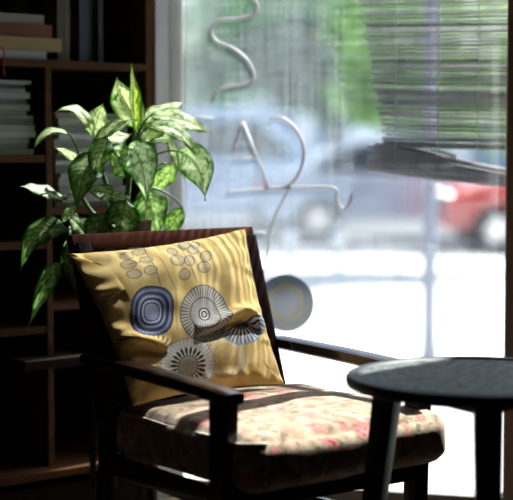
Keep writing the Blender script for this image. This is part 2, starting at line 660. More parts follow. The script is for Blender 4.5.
# ================================================================ BAMBOO BLIND (hangs just outside the glass)
M_bamboo = noisy('weathered_bamboo', (0.12, 0.11, 0.13), (0.27, 0.25, 0.26), 14, 0.75, (3, 1, 30))
M_cord = mat('blind_cord', (0.55, 0.55, 0.52), 0.8)
bl = thing('bamboo_blind', C, WROT, 'grey weathered bamboo roll blind hanging crooked at the right of the window', 'blind')
NB = 0.10
uL0, zT = wpt(361, 0, NB)
uL1, zB = wpt(384, 150, NB)
uR, _ = wpt(512, 100, NB)
rb = random.Random(3)
sl = MB()
BTOP = 2.55
z = zB + 0.01
while z < BTOP:
    k = (z - zB) / (zT - zB)
    xl = uL1 + (uL0 - uL1) * min(k, 1.1) + rb.uniform(-.006, .006) + (0.01 if rb.random() < .15 else 0)
    droop = 0.010 * (1 - min(1, k)) * rb.uniform(.5, 1)
    y = NB + rb.uniform(-.003, .003)
    th = rb.choice([.0026, .0034, .0048]) if z < 1.55 else .0050
    sl.tube([(xl, y, z + droop), ((xl + uR) / 2, y, z - droop * .3), (uR, y, z - droop)], th, 6)
    z += (rb.choice([.0085, .0095, .0105, .012]) if rb.random() < .93 else .017) if z < 1.55 else .033  # above the view, gaps widened so striped sun reaches the pillow
sl.build('slat_panel', M_bamboo, bl, smooth=True)
auto(MB().box((uL0 - .01, NB - .012, BTOP), (uR + .01, NB + .012, BTOP + .03), .004).build('head_rail', M_bamboo, bl))
# bunched, half rolled bottom
rl = MB()
for i in range(110):
    f = rb.random()
    x0, y0 = 368 + rb.uniform(-2, 16) * (1 if f < .5 else .4), 150 + f * 21
    x1, y1 = 507, 170 + f * 17
    if rb.random() < .3:
        x1 = rb.uniform(440, 500)
        y1 = y0 + (y1 - y0) * (x1 - x0) / (507 - x0)
    if f < .35:
        y0 += rb.uniform(-10, 4)
    a = wpt(x0, y0, NB)
    b = wpt(x1, y1, NB)
    yy = NB + rb.uniform(-.022, .022)
    rl.tube([(a[0], yy, a[1]), ((a[0] + b[0]) / 2, yy + rb.uniform(-.004, .004), (a[1] + b[1]) / 2 - .002), (b[0], yy, b[1])], rb.choice([.0035, .0045, .0055]), 6)
rl.build('rolled_bottom', M_bamboo, bl, smooth=True)
for x in (396, 438, 478):
    u, _z = wpt(x, 60, NB)
    cd = MB().tube([(u, NB - .008, BTOP), (u + .002, NB - .008, 1.3), (u, NB - .008, 1.0)], .0018, 6)
    cd.tube([(u, NB - .004, BTOP + .02), (u, NB - .004, HEAD)], .0018, 6)
    cd.build('cord', M_cord, bl)
a, b = wpt(431, 149, NB - .03), wpt(456, 157, NB - .03)
MB().bar((a[0], NB - .03, a[1]), (b[0], NB - .03, b[1]), (.004, .010), up=(0, 0, 1), bev=.001).build('broken_slat', mat('pale_slat', (.75, .78, .78), .6), bl)

# ================================================================ LETTERING on the glass
M_tube = mat('sign_tube', (0.55, 0.50, 0.52), 0.5)
sg = thing('wire_lettering', C, WROT, 'thin pale tube lettering, curved strokes seen from behind the glass', 'sign')
NS = 0.0105


def stroke(name, pix, r=.0055, sm=True):
    r *= .85
    pts = []
    for x, y in pix:
        u, z = wpt(x, y, NS)
        pts.append((u, NS, z))
    if sm:
        pts = smooth_pts(pts, 6)
    return MB().tube(pts, r, 8).build(name, M_tube, sg, smooth=True)


stroke('letter', [(252, -60), (242, -30), (250, -8), (257, 6), (251, 15), (236, 19), (219, 20), (211, 30), (216, 41), (232, 48), (247, 60), (254, 75), (250, 82), (237, 85), (222, 88), (214, 97)], .0062)
la = stroke('letter', [(235, 148), (243, 122)], .005, False)
mbx = MB()
for s in ([(243, 122), (269, 188)], [(234, 159), (256, 158)]):
    pp = [(wpt(x, y, NS)[0], NS, wpt(x, y, NS)[1]) for x, y in s]
    mbx.tube(pp, .0042, 8)
mbx.build('letter_bar', M_tube, la, smooth=True)
stroke('letter', [(270, 119), (281, 118), (293, 126), (302, 141), (304, 156), (299, 173), (288, 185), (275, 188), (266, 187)], .006)
stroke('support_wire', [(226, 192), (262, 189), (300, 187), (334, 188), (337, 200), (343, 209), (350, 203), (352, 193)], .0050)
stroke('support_wire', [(290, 187), (281, 204), (273, 222), (269, 244), (266, 262), (261, 288)], .0040)
stroke('support_wire', [(196, 117), (213, 118)], .004, False)
stroke('support_wire', [(243, 232), (265, 232)], .004, False)

# round sticker on the glass
def sticker_mat():
    m = bpy.data.materials.new('faded_sticker')
    m.use_nodes = True
    nt = m.node_tree
    b = nt.nodes['Principled BSDF']
    b.inputs['Roughness'].default_value = 0.6
    tc = N(m, 'ShaderNodeTexCoord')
    gr = N(m, 'ShaderNodeTexNoise', Scale=26.0, Detail=3)
    L(m, tc.outputs['Object'], gr.inputs['Vector'])
    vl = N(m, 'ShaderNodeVectorMath', operation='LENGTH')
    L(m, tc.outputs['Object'], vl.inputs[0])
    ad = N(m, 'ShaderNodeMath', operation='MULTIPLY_ADD')
    ad.inputs[1].default_value = 0.02
    L(m, gr.outputs['Fac'], ad.inputs[0])
    L(m, vl.outputs['Value'], ad.inputs[2])
    r = ramp(m, ad.outputs[0], [(0.030, (0.30, 0.36, 0.46)), (0.046, (0.30, 0.36, 0.46)), (0.056, (0.36, 0.33, 0.10)),
                                (0.068, (0.36, 0.33, 0.10)), (0.075, (0.16, 0.21, 0.28)), (1.0, (0.18, 0.23, 0.30))])
    L(m, r.outputs[0], b.inputs['Base Color'])
    tr = N(m, 'ShaderNodeBsdfTransparent')
    mx = N(m, 'ShaderNodeMixShader')
    mx.inputs[0].default_value = 0.72
    L(m, tr.outputs[0], mx.inputs[1])
    L(m, b.outputs[0], mx.inputs[2])
    L(m, mx.outputs[0], nt.nodes['Material Output'].inputs['Surface'])
    return m


u, z = wpt(286, 303, -.002)
r_st = wpt(314, 303, 0)[0] - wpt(286, 303, 0)[0]
o = MB().lathe([(r_st, -.0008), (r_st, .0008)], (0, 0, 0), 64, axis='Y').build('round_sticker', sticker_mat())
o.location = C + WD * u - WN * .004 + Vector((0, 0, z))
o.rotation_euler = (0, 0, WROT)
tag(o, 'faded round grey and yellow sticker low on the window pane', 'sticker')

# bead chain down the left edge of the pane
ch = MB()
u, _z = wpt(187, 100, -.02)
zz = 0.9
while zz < 2.9:
    ch.lathe([(.0005, -.0035), (.0028, -.002), (.0035, 0), (.0028, .002), (.0005, .0035)], (u, -.02, zz), 8)
    zz += .0115
ch.tube([(u, -.02, .9), (u, -.02, 2.92)], .0009, 6)
o = wobj(ch.build('bead_chain', mat('chain_plastic', (0.75, 0.77, 0.78), 0.4), smooth=True))
tag(o, 'thin white bead chain hanging along the left window frame', 'chain')

# ================================================================ BOOKCASE
bc = thing('bookcase', SH0, BROT, 'dark brown wooden bookcase in the corner left of the window', 'bookcase')


def ux(x):
    k = (x - 256.5) / FPX
    return (SH0.x - k * SH0.y) / (BD.x - BD.y * k)


def uz(x, y):
    """height on the bookcase front seen at pixel (x, y)"""
    u = ux(x)
    p = SH0 - BD * u
    return P(x, y, p.y).z


DEP = 0.33
UE = 1.25
T = 0.022
ud0, ud1 = ux(53), ux(47)
MB().box((-.032, 0, 0), (0, DEP, 2.3), .002).build('side_panel', M_shelf, bc)
MB().box((-UE, 0, 0), (-UE + .03, DEP, 2.3), .002).build('side_panel', M_shelf, bc)
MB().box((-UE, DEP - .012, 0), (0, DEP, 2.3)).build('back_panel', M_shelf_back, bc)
MB().box((-UE, 0, 2.28), (0, DEP, 2.3)).build('top_board', M_shelf, bc)
zs_top = uz(100, 62)
zL = [uz(25, 155), uz(25, 242), uz(25, 328)]
zR = [uz(100, 206), uz(100, 300)]
MB().box((-UE + .03, .0, zs_top - T), (-.032, DEP - .012, zs_top), .002).build('shelf', M_shelf, bc)
MB().box((-UE + .03, .0, zs_top + .30), (-.032, DEP - .012, zs_top + .32), .002).build('shelf', M_shelf, bc)
for z in zL:
    MB().box((-UE + .03, .006, z - T), (-ud1, DEP - .012, z), .002).build('shelf', M_shelf, bc)
for z in zR:
    MB().box((-ud0, .006, z - T), (-.032, DEP - .012, z), .002).build('shelf', M_shelf, bc)
zbt = uz(40, 468)
MB().box((-UE + .03, -.05, zbt - .024), (-.032, DEP - .012, zbt), .002).build('shelf', M_shelf, bc)
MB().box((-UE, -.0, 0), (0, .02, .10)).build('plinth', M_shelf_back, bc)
MB().box((-ud1, .004, zbt), (-ud0, DEP - .012, zs_top - T), .002).build('divider', M_shelf, bc)
zc = uz(45, 356)
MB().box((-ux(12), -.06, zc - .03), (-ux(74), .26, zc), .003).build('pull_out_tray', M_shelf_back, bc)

PAGE = (0.42, 0.39, 0.32)
M_page = noisy('book_pages', (0.36, 0.33, 0.27), (0.48, 0.45, 0.38), 3, 0.9, (1, 1, 160))


def book(name, lo, hi, color, label, group, cat='book', flat=True, rot=0.0, z0=None):
    """lo/hi in bookcase frame; a flat or standing book with cover, spine and page block"""
    lo, hi = Vector(lo), Vector(hi)
    ce = (lo + hi) / 2
    base = Vector((ce.x, ce.y, lo.z))
    w = SH0 + BD * base.x + BN * base.y + Vector((0, 0, base.z))
    t = thing(name, w, BROT + rot, label, cat, group)
    s = (hi - lo) / 2
    h = hi.z - lo.z
    cm = mat('cover', color, 0.6)
    ct = min(.002, h * .2 if flat else s.x * .2)
    mb = MB()
    if flat:                   # spine faces us (front, -y)
        mb.box((-s.x, -s.y, 0), (s.x, s.y, ct)).box((-s.x, -s.y, h - ct), (s.x, s.y, h)).box((-s.x, -s.y, ct), (s.x, -s.y + ct, h - ct))
        mb.build('cover', cm, t)
        MB().box((-s.x + .003, -s.y + ct, ct), (s.x - .003, s.y - .003, h - ct)).build('page_block', M_page, t)
    else:
        mb.box((-s.x, -s.y, 0), (-s.x + ct, s.y, h)).box((s.x - ct, -s.y, 0), (s.x, s.y, h)).box((-s.x + ct, -s.y, 0), (s.x - ct, -s.y + ct, h))
        mb.build('cover', cm, t)
        MB().box((-s.x + ct, -s.y + ct, .003), (s.x - ct, s.y - .003, h - .003)).build('page_block', M_page, t)
    return t


# the four books lying on the top shelf
gz = zs_top + .001
stack = [(52, 60, -8, 50, (0.42, 0.42, 0.42), 'white paperback at the bottom of the stack on the upper shelf'),
         (39, 52, -5, 66, (0.36, 0.25, 0.10), 'thick tan book jutting out furthest in the upper shelf stack'),
         (26, 38.5, -10, 57, (0.20, 0.06, 0.025), 'red-brown book with worn orange corner in the upper shelf stack'),
         (16, 25.5, -12, 50, (0.26, 0.26, 0.20), 'grey-green hardback topmost of the stack on the upper shelf')]
zcur = gz
first = None
for i, (y0, y1, x0, x1, colr, lab) in enumerate(stack):
    th = (y1 - y0) / FPX * 4.45
    t = book('book', (-ux(x0), .012 + .004 * i, zcur), (-ux(x1), .15, zcur + th), colr, lab, 'books lying in a stack on the upper shelf', rot=(0, .02, -.03, .015)[i])
    if i == 0:
        first = t
    zcur += th + .0008
q = [(0.0, -.072, .028), (.004, -.085, .02), (.006, -.086, -.005), (.004, -.084, -.03), (.006, -.085, -.055)]
q = [(x - .06, y, z) for x, y, z in q]
MB().tube(smooth_pts(q, 5), .0022, 6).build('ribbon', mat('red_ribbon', (.35, .01, .02), .6), first)

# standing books on the top shelf
cols = [(0.10, 0.08, 0.05), (0.16, 0.13, 0.08), (0.035, 0.035, 0.05), (0.05, 0.05, 0.08), (0.02, 0.02, 0.025), (0.12, 0.12, 0.11), (0.05, 0.045, 0.045), (0.10, 0.06, 0.05)]
names = ['dark olive', 'tan', 'black', 'navy', 'charcoal', 'grey', 'slate', 'dull brown']
x = 68
where = ['beside the lying stack', 'second from the lying stack', 'third from the lying stack', 'in the middle of the row', 'after the navy one', 'near the right end', 'last before the empty gap', 'at the very end']
for i in range(7):
    w = (9, 6, 7, 9, 6, 4, 5)[i]
    hh = (.27, .26, .28, .285, .27, .25, .24)[i]
    book('standing_book', (-ux(x), .05 + (i % 3) * .012, gz), (-ux(x + w - .6), .25, gz + hh), cols[i],
         f'{names[i]} book standing upright on the upper shelf, {where[i]}', 'books standing on the upper shelf', flat=False)
    x += w
for i in range(6):
    x0 = 3 + i * 9.5
    book('standing_book', (-ux(x0), .17, gz), (-ux(x0 + 8.8), .30, gz + .20 + (i * 37 % 5) * .018), cols[(i * 3 + 1) % 8],
         ['dark book standing behind the lying stack, leftmost one', 'tan book standing behind the lying stack near its left', 'pale grey book standing behind the lying stack',
          'red-brown book standing behind the middle of the lying stack', 'dark slate book standing behind the lying stack, towards its right', 'brown book standing behind the right end of the lying stack'][i],
         'books standing behind the lying stack', flat=False)

# piles of magazines
tones = [(0.36, 0.38, 0.40), (0.26, 0.28, 0.27), (0.30, 0.30, 0.28), (0.42, 0.46, 0.52), (0.20, 0.20, 0.18), (0.32, 0.31, 0.27)]
tn = ['pale grey', 'grey-green', 'stone grey', 'bluish white', 'dark grey', 'beige']
ordn = ['bottom', 'second', 'third', 'fourth', 'fifth', 'sixth', 'seventh', 'eighth', 'ninth', 'tenth', 'eleventh', 'twelfth', 'thirteenth', 'fourteenth', 'fifteenth', 'sixteenth']
rm = random.Random(5)


def pile(xa, xb, z, ztop, where, group, n, flip=0):
    zc = z + .001
    hs = [rm.uniform(.6, 1.5) for _ in range(n)]
    sc = (ztop - z) / sum(hs)
    for i in range(n):
        h = hs[i] * sc
        k = rm.randrange(6)
        book('magazine', (-ux(xa + rm.uniform(-2, 2)), .03 + rm.uniform(-.012, .012), zc), (-ux(xb + rm.uniform(-5, 2)), .24, zc + h - .0006), tones[k],
             f'{tn[k]} magazine, {ordn[i]} from bottom of pile {where}', group, 'magazine', rot=rm.uniform(-.05, .05))
        zc += h


pile(-14, 38, zL[0], uz(20, 80), 'in left bookcase column', 'magazines piled in the left column', 14)
pile(62, 132, zR[0], uz(90, 113), 'behind the plant', 'magazines piled behind the plant', 14)

# ================================================================ POTTED PLANT on a stand
PL = Vector((-0.385, 4.21, 0))
M_pot = noisy('terracotta', (0.10, 0.045, 0.028), (0.15, 0.07, 0.042), 9, 0.8)
ps = thing('plant_stand', (PL.x, PL.y, 0), 0.3, 'dark wooden plant stand behind the armchair', 'plant stand')
PZ = 0.70
auto(MB().lathe([(.11, PZ - .025), (.115, PZ - .02), (.115, PZ - .004), (.11, PZ)], n=40).build('stand_top', M_espresso, ps))
for k in range(4):
    a = PI / 4 + k * PI / 2
    MB().bar((.075 * math.cos(a), .075 * math.sin(a), PZ - .02), (.105 * math.cos(a), .105 * math.sin(a), 0), (.022, .022), (.016, .016), up=(0.01, 1, 0)).build('leg', M_espresso, ps)
pl = thing('potted_plant', (PL.x, PL.y, PZ + .001), 0, 'variegated leafy houseplant with cream and green leaves behind the armchair', 'plant')
auto(MB().lathe([(.062, 0), (.085, .16), (.098, .17), (.100, .205), (.090, .205), (.088, .18)], n=48, cap=False).build('pot', M_pot, pl))
MB().lathe([(.01, 0), (.06, .004), (.088, .18), (.05, .187), (.004, .19)], n=32).build('soil', noisy('soil', (.015, .01, .007), (.03, .02, .014), 60, .95), pl)
M_stem = noisy('stem_green', (0.035, 0.09, 0.02), (0.07, 0.15, 0.04), 20, 0.5)
M_leaf = vcol_mat('variegated_leaf', 0.5, 0.3, transl=0.42)
PO = Vector((PL.x, PL.y, PZ + .001))


def yd(x):
    return 4.21 - (120 - x) * .0014 if x < 120 else 4.21 + (x - 120) * .0006


def leaf(base, tip, wpx, arch=0.25, nrm=(0.15, -.75, .6), var=0.6, dy0=0.0, dy1=0.0, node=None, tint=(1, 1, 1), fold=.25, wide=1.0, pts=None):
    b = P(base[0], base[1], yd(base[0]) + dy0)
    t = P(tip[0], tip[1], yd(tip[0]) + dy1)
    d = t - b
    ln = d.length
    nv = Vector(nrm).normalized()
    side = d.cross(nv).normalized()
    up = side.cross(d).normalized()
    if up.z < 0 and abs(d.normalized().z) < .8:
        up = -up
    w = wpx / FPX * 4.2 * wide * .93
    nu, nvv = 44, 22
    if pts:
        mid = P(pts[0], pts[1], (b.y + t.y) / 2)
    else:
        mid = (b + t) / 2 + Vector((0, 0, 1)) * ln * arch
    seed = random.uniform(0, 50)
    vs, fs, cs = [], [], []
    for i in range(nu + 1):
        s = i / nu
        c = b * (1 - s) ** 2 + mid * 2 * s * (1 - s) + t * s * s
        tg = ((mid - b) * (1 - s) + (t - mid) * s).normalized()
        sd_ = tg.cross(nv)
        sd_.normalize()
        upv = sd_.cross(tg)
        if s < .955:
            ww = w / 2 * (math.sin(PI * min(1, (s / .96)) ** .80) ** 1.05)
        else:
            ww = w / 2 * .02
        ww = max(ww, w * .012 * (1 - s) + .0004)
        for j in range(nvv + 1):
            v = j / nvv * 2 - 1
            wav = math.sin(s * 17 + seed + (2 if v > 0 else 0)) * .045 * w * abs(v) ** 2
            rib = -.012 * w * math.cos((s * 13 - abs(v) * 2.2) * 2 * PI) * (1 - abs(v)) * min(1, abs(v) * 4)
            p = c + sd_ * v * ww + upv * (abs(v) * ww * fold + wav + rib - v * v * ww * .25)
            vs.append(p - PO)
            # print: green margin and midrib, cream feathering between the side veins
            vein = abs(math.sin((s * 8.5 - abs(v) * 1.9) * PI + seed))
            nz = noise.noise(Vector((s * 9 + seed, v * 4, seed)))
            nz2 = noise.noise(Vector((s * 26 + seed, v * 12, seed * 2)))
            edge = max(0, 1 - abs(v) ** 2.2 * 1.15)
            k = (.25 + .75 * var) * edge * (0.66 + .9 * nz + .75 * nz2) * (0.35 + .85 * vein ** .7) * 2.1
            if abs(v) < .055:
                k = .18
            k *= min(1, s * 7) * min(1, (1 - s) * 5)
            k = max(0, min(1, k))
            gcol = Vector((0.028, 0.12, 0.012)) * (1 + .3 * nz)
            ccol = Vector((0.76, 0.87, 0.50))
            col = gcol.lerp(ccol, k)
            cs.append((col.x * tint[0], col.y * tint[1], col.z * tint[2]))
    for i in range(nu):
        for j in range(nvv):
            a = i * (nvv + 1) + j
            fs.append((a, a + 1, a + nvv + 2, a + nvv + 1))
    mb = MB().add(vs, fs)
    o = mb.build('leaf', M_leaf, pl, smooth=True, colors=cs)
    if node:
        nd = P(node[0], node[1], 4.21)
        m1 = (nd + b) / 2 + Vector((0, 0, .25 * (nd - b).length))
        pp = []
        for i in range(11):
            s = i / 10
            pp.append(nd * (1 - s) ** 2 + m1 * 2 * s * (1 - s) + b * s * s - PO)
        MB().tube(pp, .0042, 6, .0022).build('petiole', M_stem, o, smooth=True)
    return o


# canes
for c, r in (([(124, 222), (128, 190), (131, 165), (136, 128)], .009), ([(116, 222), (108, 190), (100, 165), (94, 140)], .008), ([(108, 224), (92, 212), (82, 196), (78, 180)], .007),
             ([(104, 226), (84, 226), (72, 230), (68, 236)], .006), ([(130, 222), (142, 205), (148, 190)], .007)):
    MB().tube([p - PO for p in smooth_pts([P(x, y, 4.21) for x, y in c], 5)], r, 8, r * .6).build('cane', M_stem, pl, smooth=True)

YG = (1.0, 1.02, .65)
DK = (.55, .65, .55)  # shade put into the leaf colour: darker tint, less cream on shaded leaves
leaf((135, 134), (131, 63), 17, nrm=(.6, -.6, .1), arch=0, var=.45, tint=YG, fold=.8, node=(135, 150), dy0=-.03)
leaf((147, 130), (117, 77), 34, nrm=(.1, -.8, .4), arch=.0, var=1.0, node=(136, 140), pts=(118, 100))
leaf((136, 126), (186, 102), 26, arch=.12, nrm=(.0, -.5, .8), var=.9, node=(135, 140), dy1=.06)
leaf((150, 116), (212, 134), 30, arch=.14, nrm=(.1, -.75, .6), var=.75, node=(136, 140), dy0=-.02)
leaf((146, 128), (198, 160), 26, nrm=(.3, -.6, .6), var=.45, node=(137, 145), dy0=-.05, dy1=-.06, pts=(182, 118))
leaf((143, 142), (165, 106), 30, arch=0, nrm=(.2, -.8, .4), var=.9, node=(136, 150), dy0=.04, dy1=.08)
leaf((152, 142), (182, 122), 24, arch=.0, nrm=(.2, -.8, .4), var=.8, node=(137, 150), dy0=.05, dy1=.08)
leaf((176, 151), (205, 201), 42, nrm=(.3, -.9, .3), var=.75, node=(138, 168), dy0=-.03, dy1=-.08, pts=(203, 156), tint=(.95, 1, 1.05))
leaf((128, 148), (147, 206), 40, nrm=(.0, -.95, .25), var=.75, node=(131, 165), dy0=-.06, dy1=-.12, pts=(144, 148), tint=(.95, 1.0, 1.15))
leaf((94, 136), (56, 112), 20, nrm=(-.1, -.6, .8), var=.95, node=(98, 150), pts=(80, 98), tint=(1.1, 1.1, 1.1))
leaf((92, 136), (103, 103), 28, arch=0, nrm=(.2, -.8, .4), var=1.0, node=(98, 150), dy0=.04, dy1=.04)
leaf((94, 140), (138, 120), 22, arch=.16, nrm=(.0, -.5, .8), var=.35, node=(100, 155), dy0=-.03, dy1=-.05)
leaf((100, 136), (132, 134), 22, arch=-.1, nrm=(.1, -.8, .5), var=.6, node=(100, 155), dy0=.02, dy1=.05)
leaf((69, 134), (33, 152), 15, nrm=(-.2, -.6, .7), var=.4, node=(82, 166), pts=(44, 122))
leaf((84, 166), (54, 147), 15, arch=.1, nrm=(.1, -.6, .7), var=.7, node=(92, 172), tint=YG, dy0=.05, dy1=.05)
leaf((80, 180), (76, 160), 14, arch=0, var=.6, node=(90, 182), tint=YG, dy0=.03)
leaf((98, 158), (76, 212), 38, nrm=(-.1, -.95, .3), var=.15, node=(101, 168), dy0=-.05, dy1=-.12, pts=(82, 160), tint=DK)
leaf((106, 136), (92, 180), 26, nrm=(-.1, -.9, .3), var=.25, node=(99, 155), dy0=-.07, dy1=-.1, tint=(.7, .75, .7), arch=.1)
leaf((112, 150), (142, 172), 28, nrm=(.1, -.7, .5), var=.5, node=(128, 180), arch=.15, dy0=-.03, tint=(.9, 1, .8))
leaf((132, 176), (108, 150), 28, nrm=(.1, -.9, .4), var=.3, node=(130, 185), arch=.0, dy0=.02, tint=(.8, .9, .8))
leaf((66, 200), (18, 186), 22, nrm=(-.1, -.6, .7), var=.5, node=(80, 190), arch=.10, tint=(.9, 1, 1))
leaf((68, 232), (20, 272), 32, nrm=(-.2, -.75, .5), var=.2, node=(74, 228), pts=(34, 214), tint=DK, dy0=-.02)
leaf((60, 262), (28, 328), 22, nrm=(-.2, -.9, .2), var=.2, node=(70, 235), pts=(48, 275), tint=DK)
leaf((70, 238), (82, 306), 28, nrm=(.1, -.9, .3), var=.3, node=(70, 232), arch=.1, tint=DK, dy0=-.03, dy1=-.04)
leaf((88, 190), (134, 203), 24, nrm=(.0, -.7, .6), var=.35, node=(84, 196), arch=.08, tint=(.7, .8, .75), dy0=-.06, dy1=-.06)
leaf((146, 186), (158, 240), 38, nrm=(.2, -.9, .3), var=.35, node=(145, 200), arch=.08, tint=(.7, .8, .7), dy0=-.04, dy1=-.06)
leaf((183, 208), (163, 242), 20, nrm=(.2, -.9, .3), var=.2, node=(148, 188), arch=.1, tint=(.8, .9, .7), dy1=-.02)
leaf((168, 140), (186, 182), 16, nrm=(.5, -.7, .3), var=.4, node=(140, 150), arch=.12, dy0=.04, dy1=.03)
leaf((88, 238), (66, 216), 22, nrm=(.1, -.7, .6), var=.6, node=(92, 236), arch=.2, tint=(.9, 1, .9), dy0=-.05, dy1=-.05)
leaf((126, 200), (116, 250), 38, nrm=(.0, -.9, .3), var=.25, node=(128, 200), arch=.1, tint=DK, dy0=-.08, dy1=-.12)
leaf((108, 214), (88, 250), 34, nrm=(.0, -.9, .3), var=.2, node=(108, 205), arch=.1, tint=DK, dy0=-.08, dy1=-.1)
leaf((62, 222), (78, 206), 14, nrm=(.1, -.7, .6), var=.5, node=(76, 215), arch=.2, tint=(.9, 1, .9))
leaf((176, 165), (150, 196), 22, nrm=(.1, -.9, .3), var=.5, node=(140, 176), arch=.1, tint=(.8, .9, .7), dy0=.04, dy1=.04)

# ================================================================ ARMCHAIR
CO = Vector((-0.076, 3.30, 0))
CR = math.radians(36.87)
W = 0.64
ac = thing('armchair', CO, CR, 'dark wooden armchair with floral seat cushion beside the window', 'armchair')
# local: x = from near arm to far arm, y = towards the back


def lbar(name, a, b, wa, wb=None, up=(0, 0, 1), m=M_espresso, bev=.004, parent=ac):
    return auto(MB().bar(a, b, wa, wb, up, bev).build(name, m, parent))


AT = 0.582
PWx, PWy = .046, .054
for x in (PWx / 2, W - PWx / 2):
    lbar('leg', (x, PWy / 2 + .012, 0), (x, PWy / 2, AT - .045), (PWx * .8, PWy * .8), (PWx, PWy), up=(0, 1, 0))
    # rear leg: rises to the seat, then leans back
    mb = MB()
    xr = x + (.016 if x < .3 else -.044)
    mb.bar((xr, .60, 0), (xr, .535, .40), (.034, .036), (.036, .05), up=(0, 1, 0))
    mb.bar((xr, .535, .385), (xr, .685, .858), (.044, .056), (.038, .044), up=(0, 1, 0))
    auto(mb.build('leg', M_espresso, ac))
    # arm: slightly curved flat board
    arm = MB()
    xa = x
    n = 16
    ys = [-.018 + (.63 + .018) * i / n for i in range(n + 1)]
    prof = []
    vs, fs = [], []
    for i, y in enumerate(ys):
        s = i / n
        hw = .029 - .006 * s
        zt = AT - .016 + .020 * s + .004 * math.sin(PI * s)
        zb = zt - .034
        e = .006
        sec = [(-hw, zb + e), (-hw + e, zb), (hw - e, zb), (hw, zb + e), (hw, zt - e), (hw - e, zt - .0015), (0, zt), (-hw + e, zt - .0015), (-hw, zt - e)]
        if i in (0, n):
            sec = [(a * .86, zb + .014 + (b - zb - .014) * .75) for a, b in sec]
        for a, b in sec:
            vs.append((xa + a, y, b))
    m_ = 9
    for i in range(n):
        for k in range(m_):
            fs.append((i * m_ + k, i * m_ + (k + 1) % m_, (i + 1) * m_ + (k + 1) % m_, (i + 1) * m_ + k))
    fs.append(tuple(range(m_)))
    fs.append(tuple(n * m_ + k for k in reversed(range(m_))))
    auto(arm.add(vs, fs).build('armrest', M_espresso, ac), 40)
    lbar('side_rail', (xr, .54, .308), (x, .03, .308), (.022, .05))
    lbar('stretcher', (xr, .57, .16), (x, .035, .16), (.018, .03))
lbar('front_rail', (.03, .025, .308), (W - .03, .025, .308), (.022, .05))
lbar('rear_rail', (.03, .545, .33), (W - .06, .545, .33), (.022, .05))
# crest rail and back
Cx0, Cx1 = .012, W - .047
mb = MB()
mb.bar((Cx0, .690, .858), (Cx1, .690, .862), (.030, .044), up=(0, .3, .95))
auto(mb.build('crest_rail', M_crest, ac))
lbar('lower_back_rail', (.03, .575, .50), (W - .06, .575, .50), (.022, .05))
bp = MB()
for i in range(7):
    x = .09 + i * .07
    bp.bar((x, .575, .51), (x, .680, .85), (.03, .012), up=(0, 1, 0))
auto(bp.build('back_slats', M_espresso, ac))
pb = MB()
nx, nz_ = 20, 16
vs, fs = [], []
for side in (0, 1):
    for j in range(nz_ + 1):
        for i in range(nx + 1):
            a, b = i / nx, j / nz_
            bul = (math.sin(PI * a) * math.sin(PI * b)) ** .5 * .016
            z = .40 + b * .44
            y = .535 + (z - .40) * .315 - .034
            y += -bul if side == 0 else bul * .3 + .004
            vs.append((.055 + a * (W - .15), y, z))
n1 = (nx + 1) * (nz_ + 1)
for j in range(nz_):
    for i in range(nx):
        a = j * (nx + 1) + i
        fs.append((a, a + 1, a + nx + 2, a + nx + 1))
        fs.append((a + n1, a + nx + 1 + n1, a + nx + 2 + n1, a + 1 + n1))
auto(MB().add(vs, fs).build('back_pad', M_backcloth, ac))


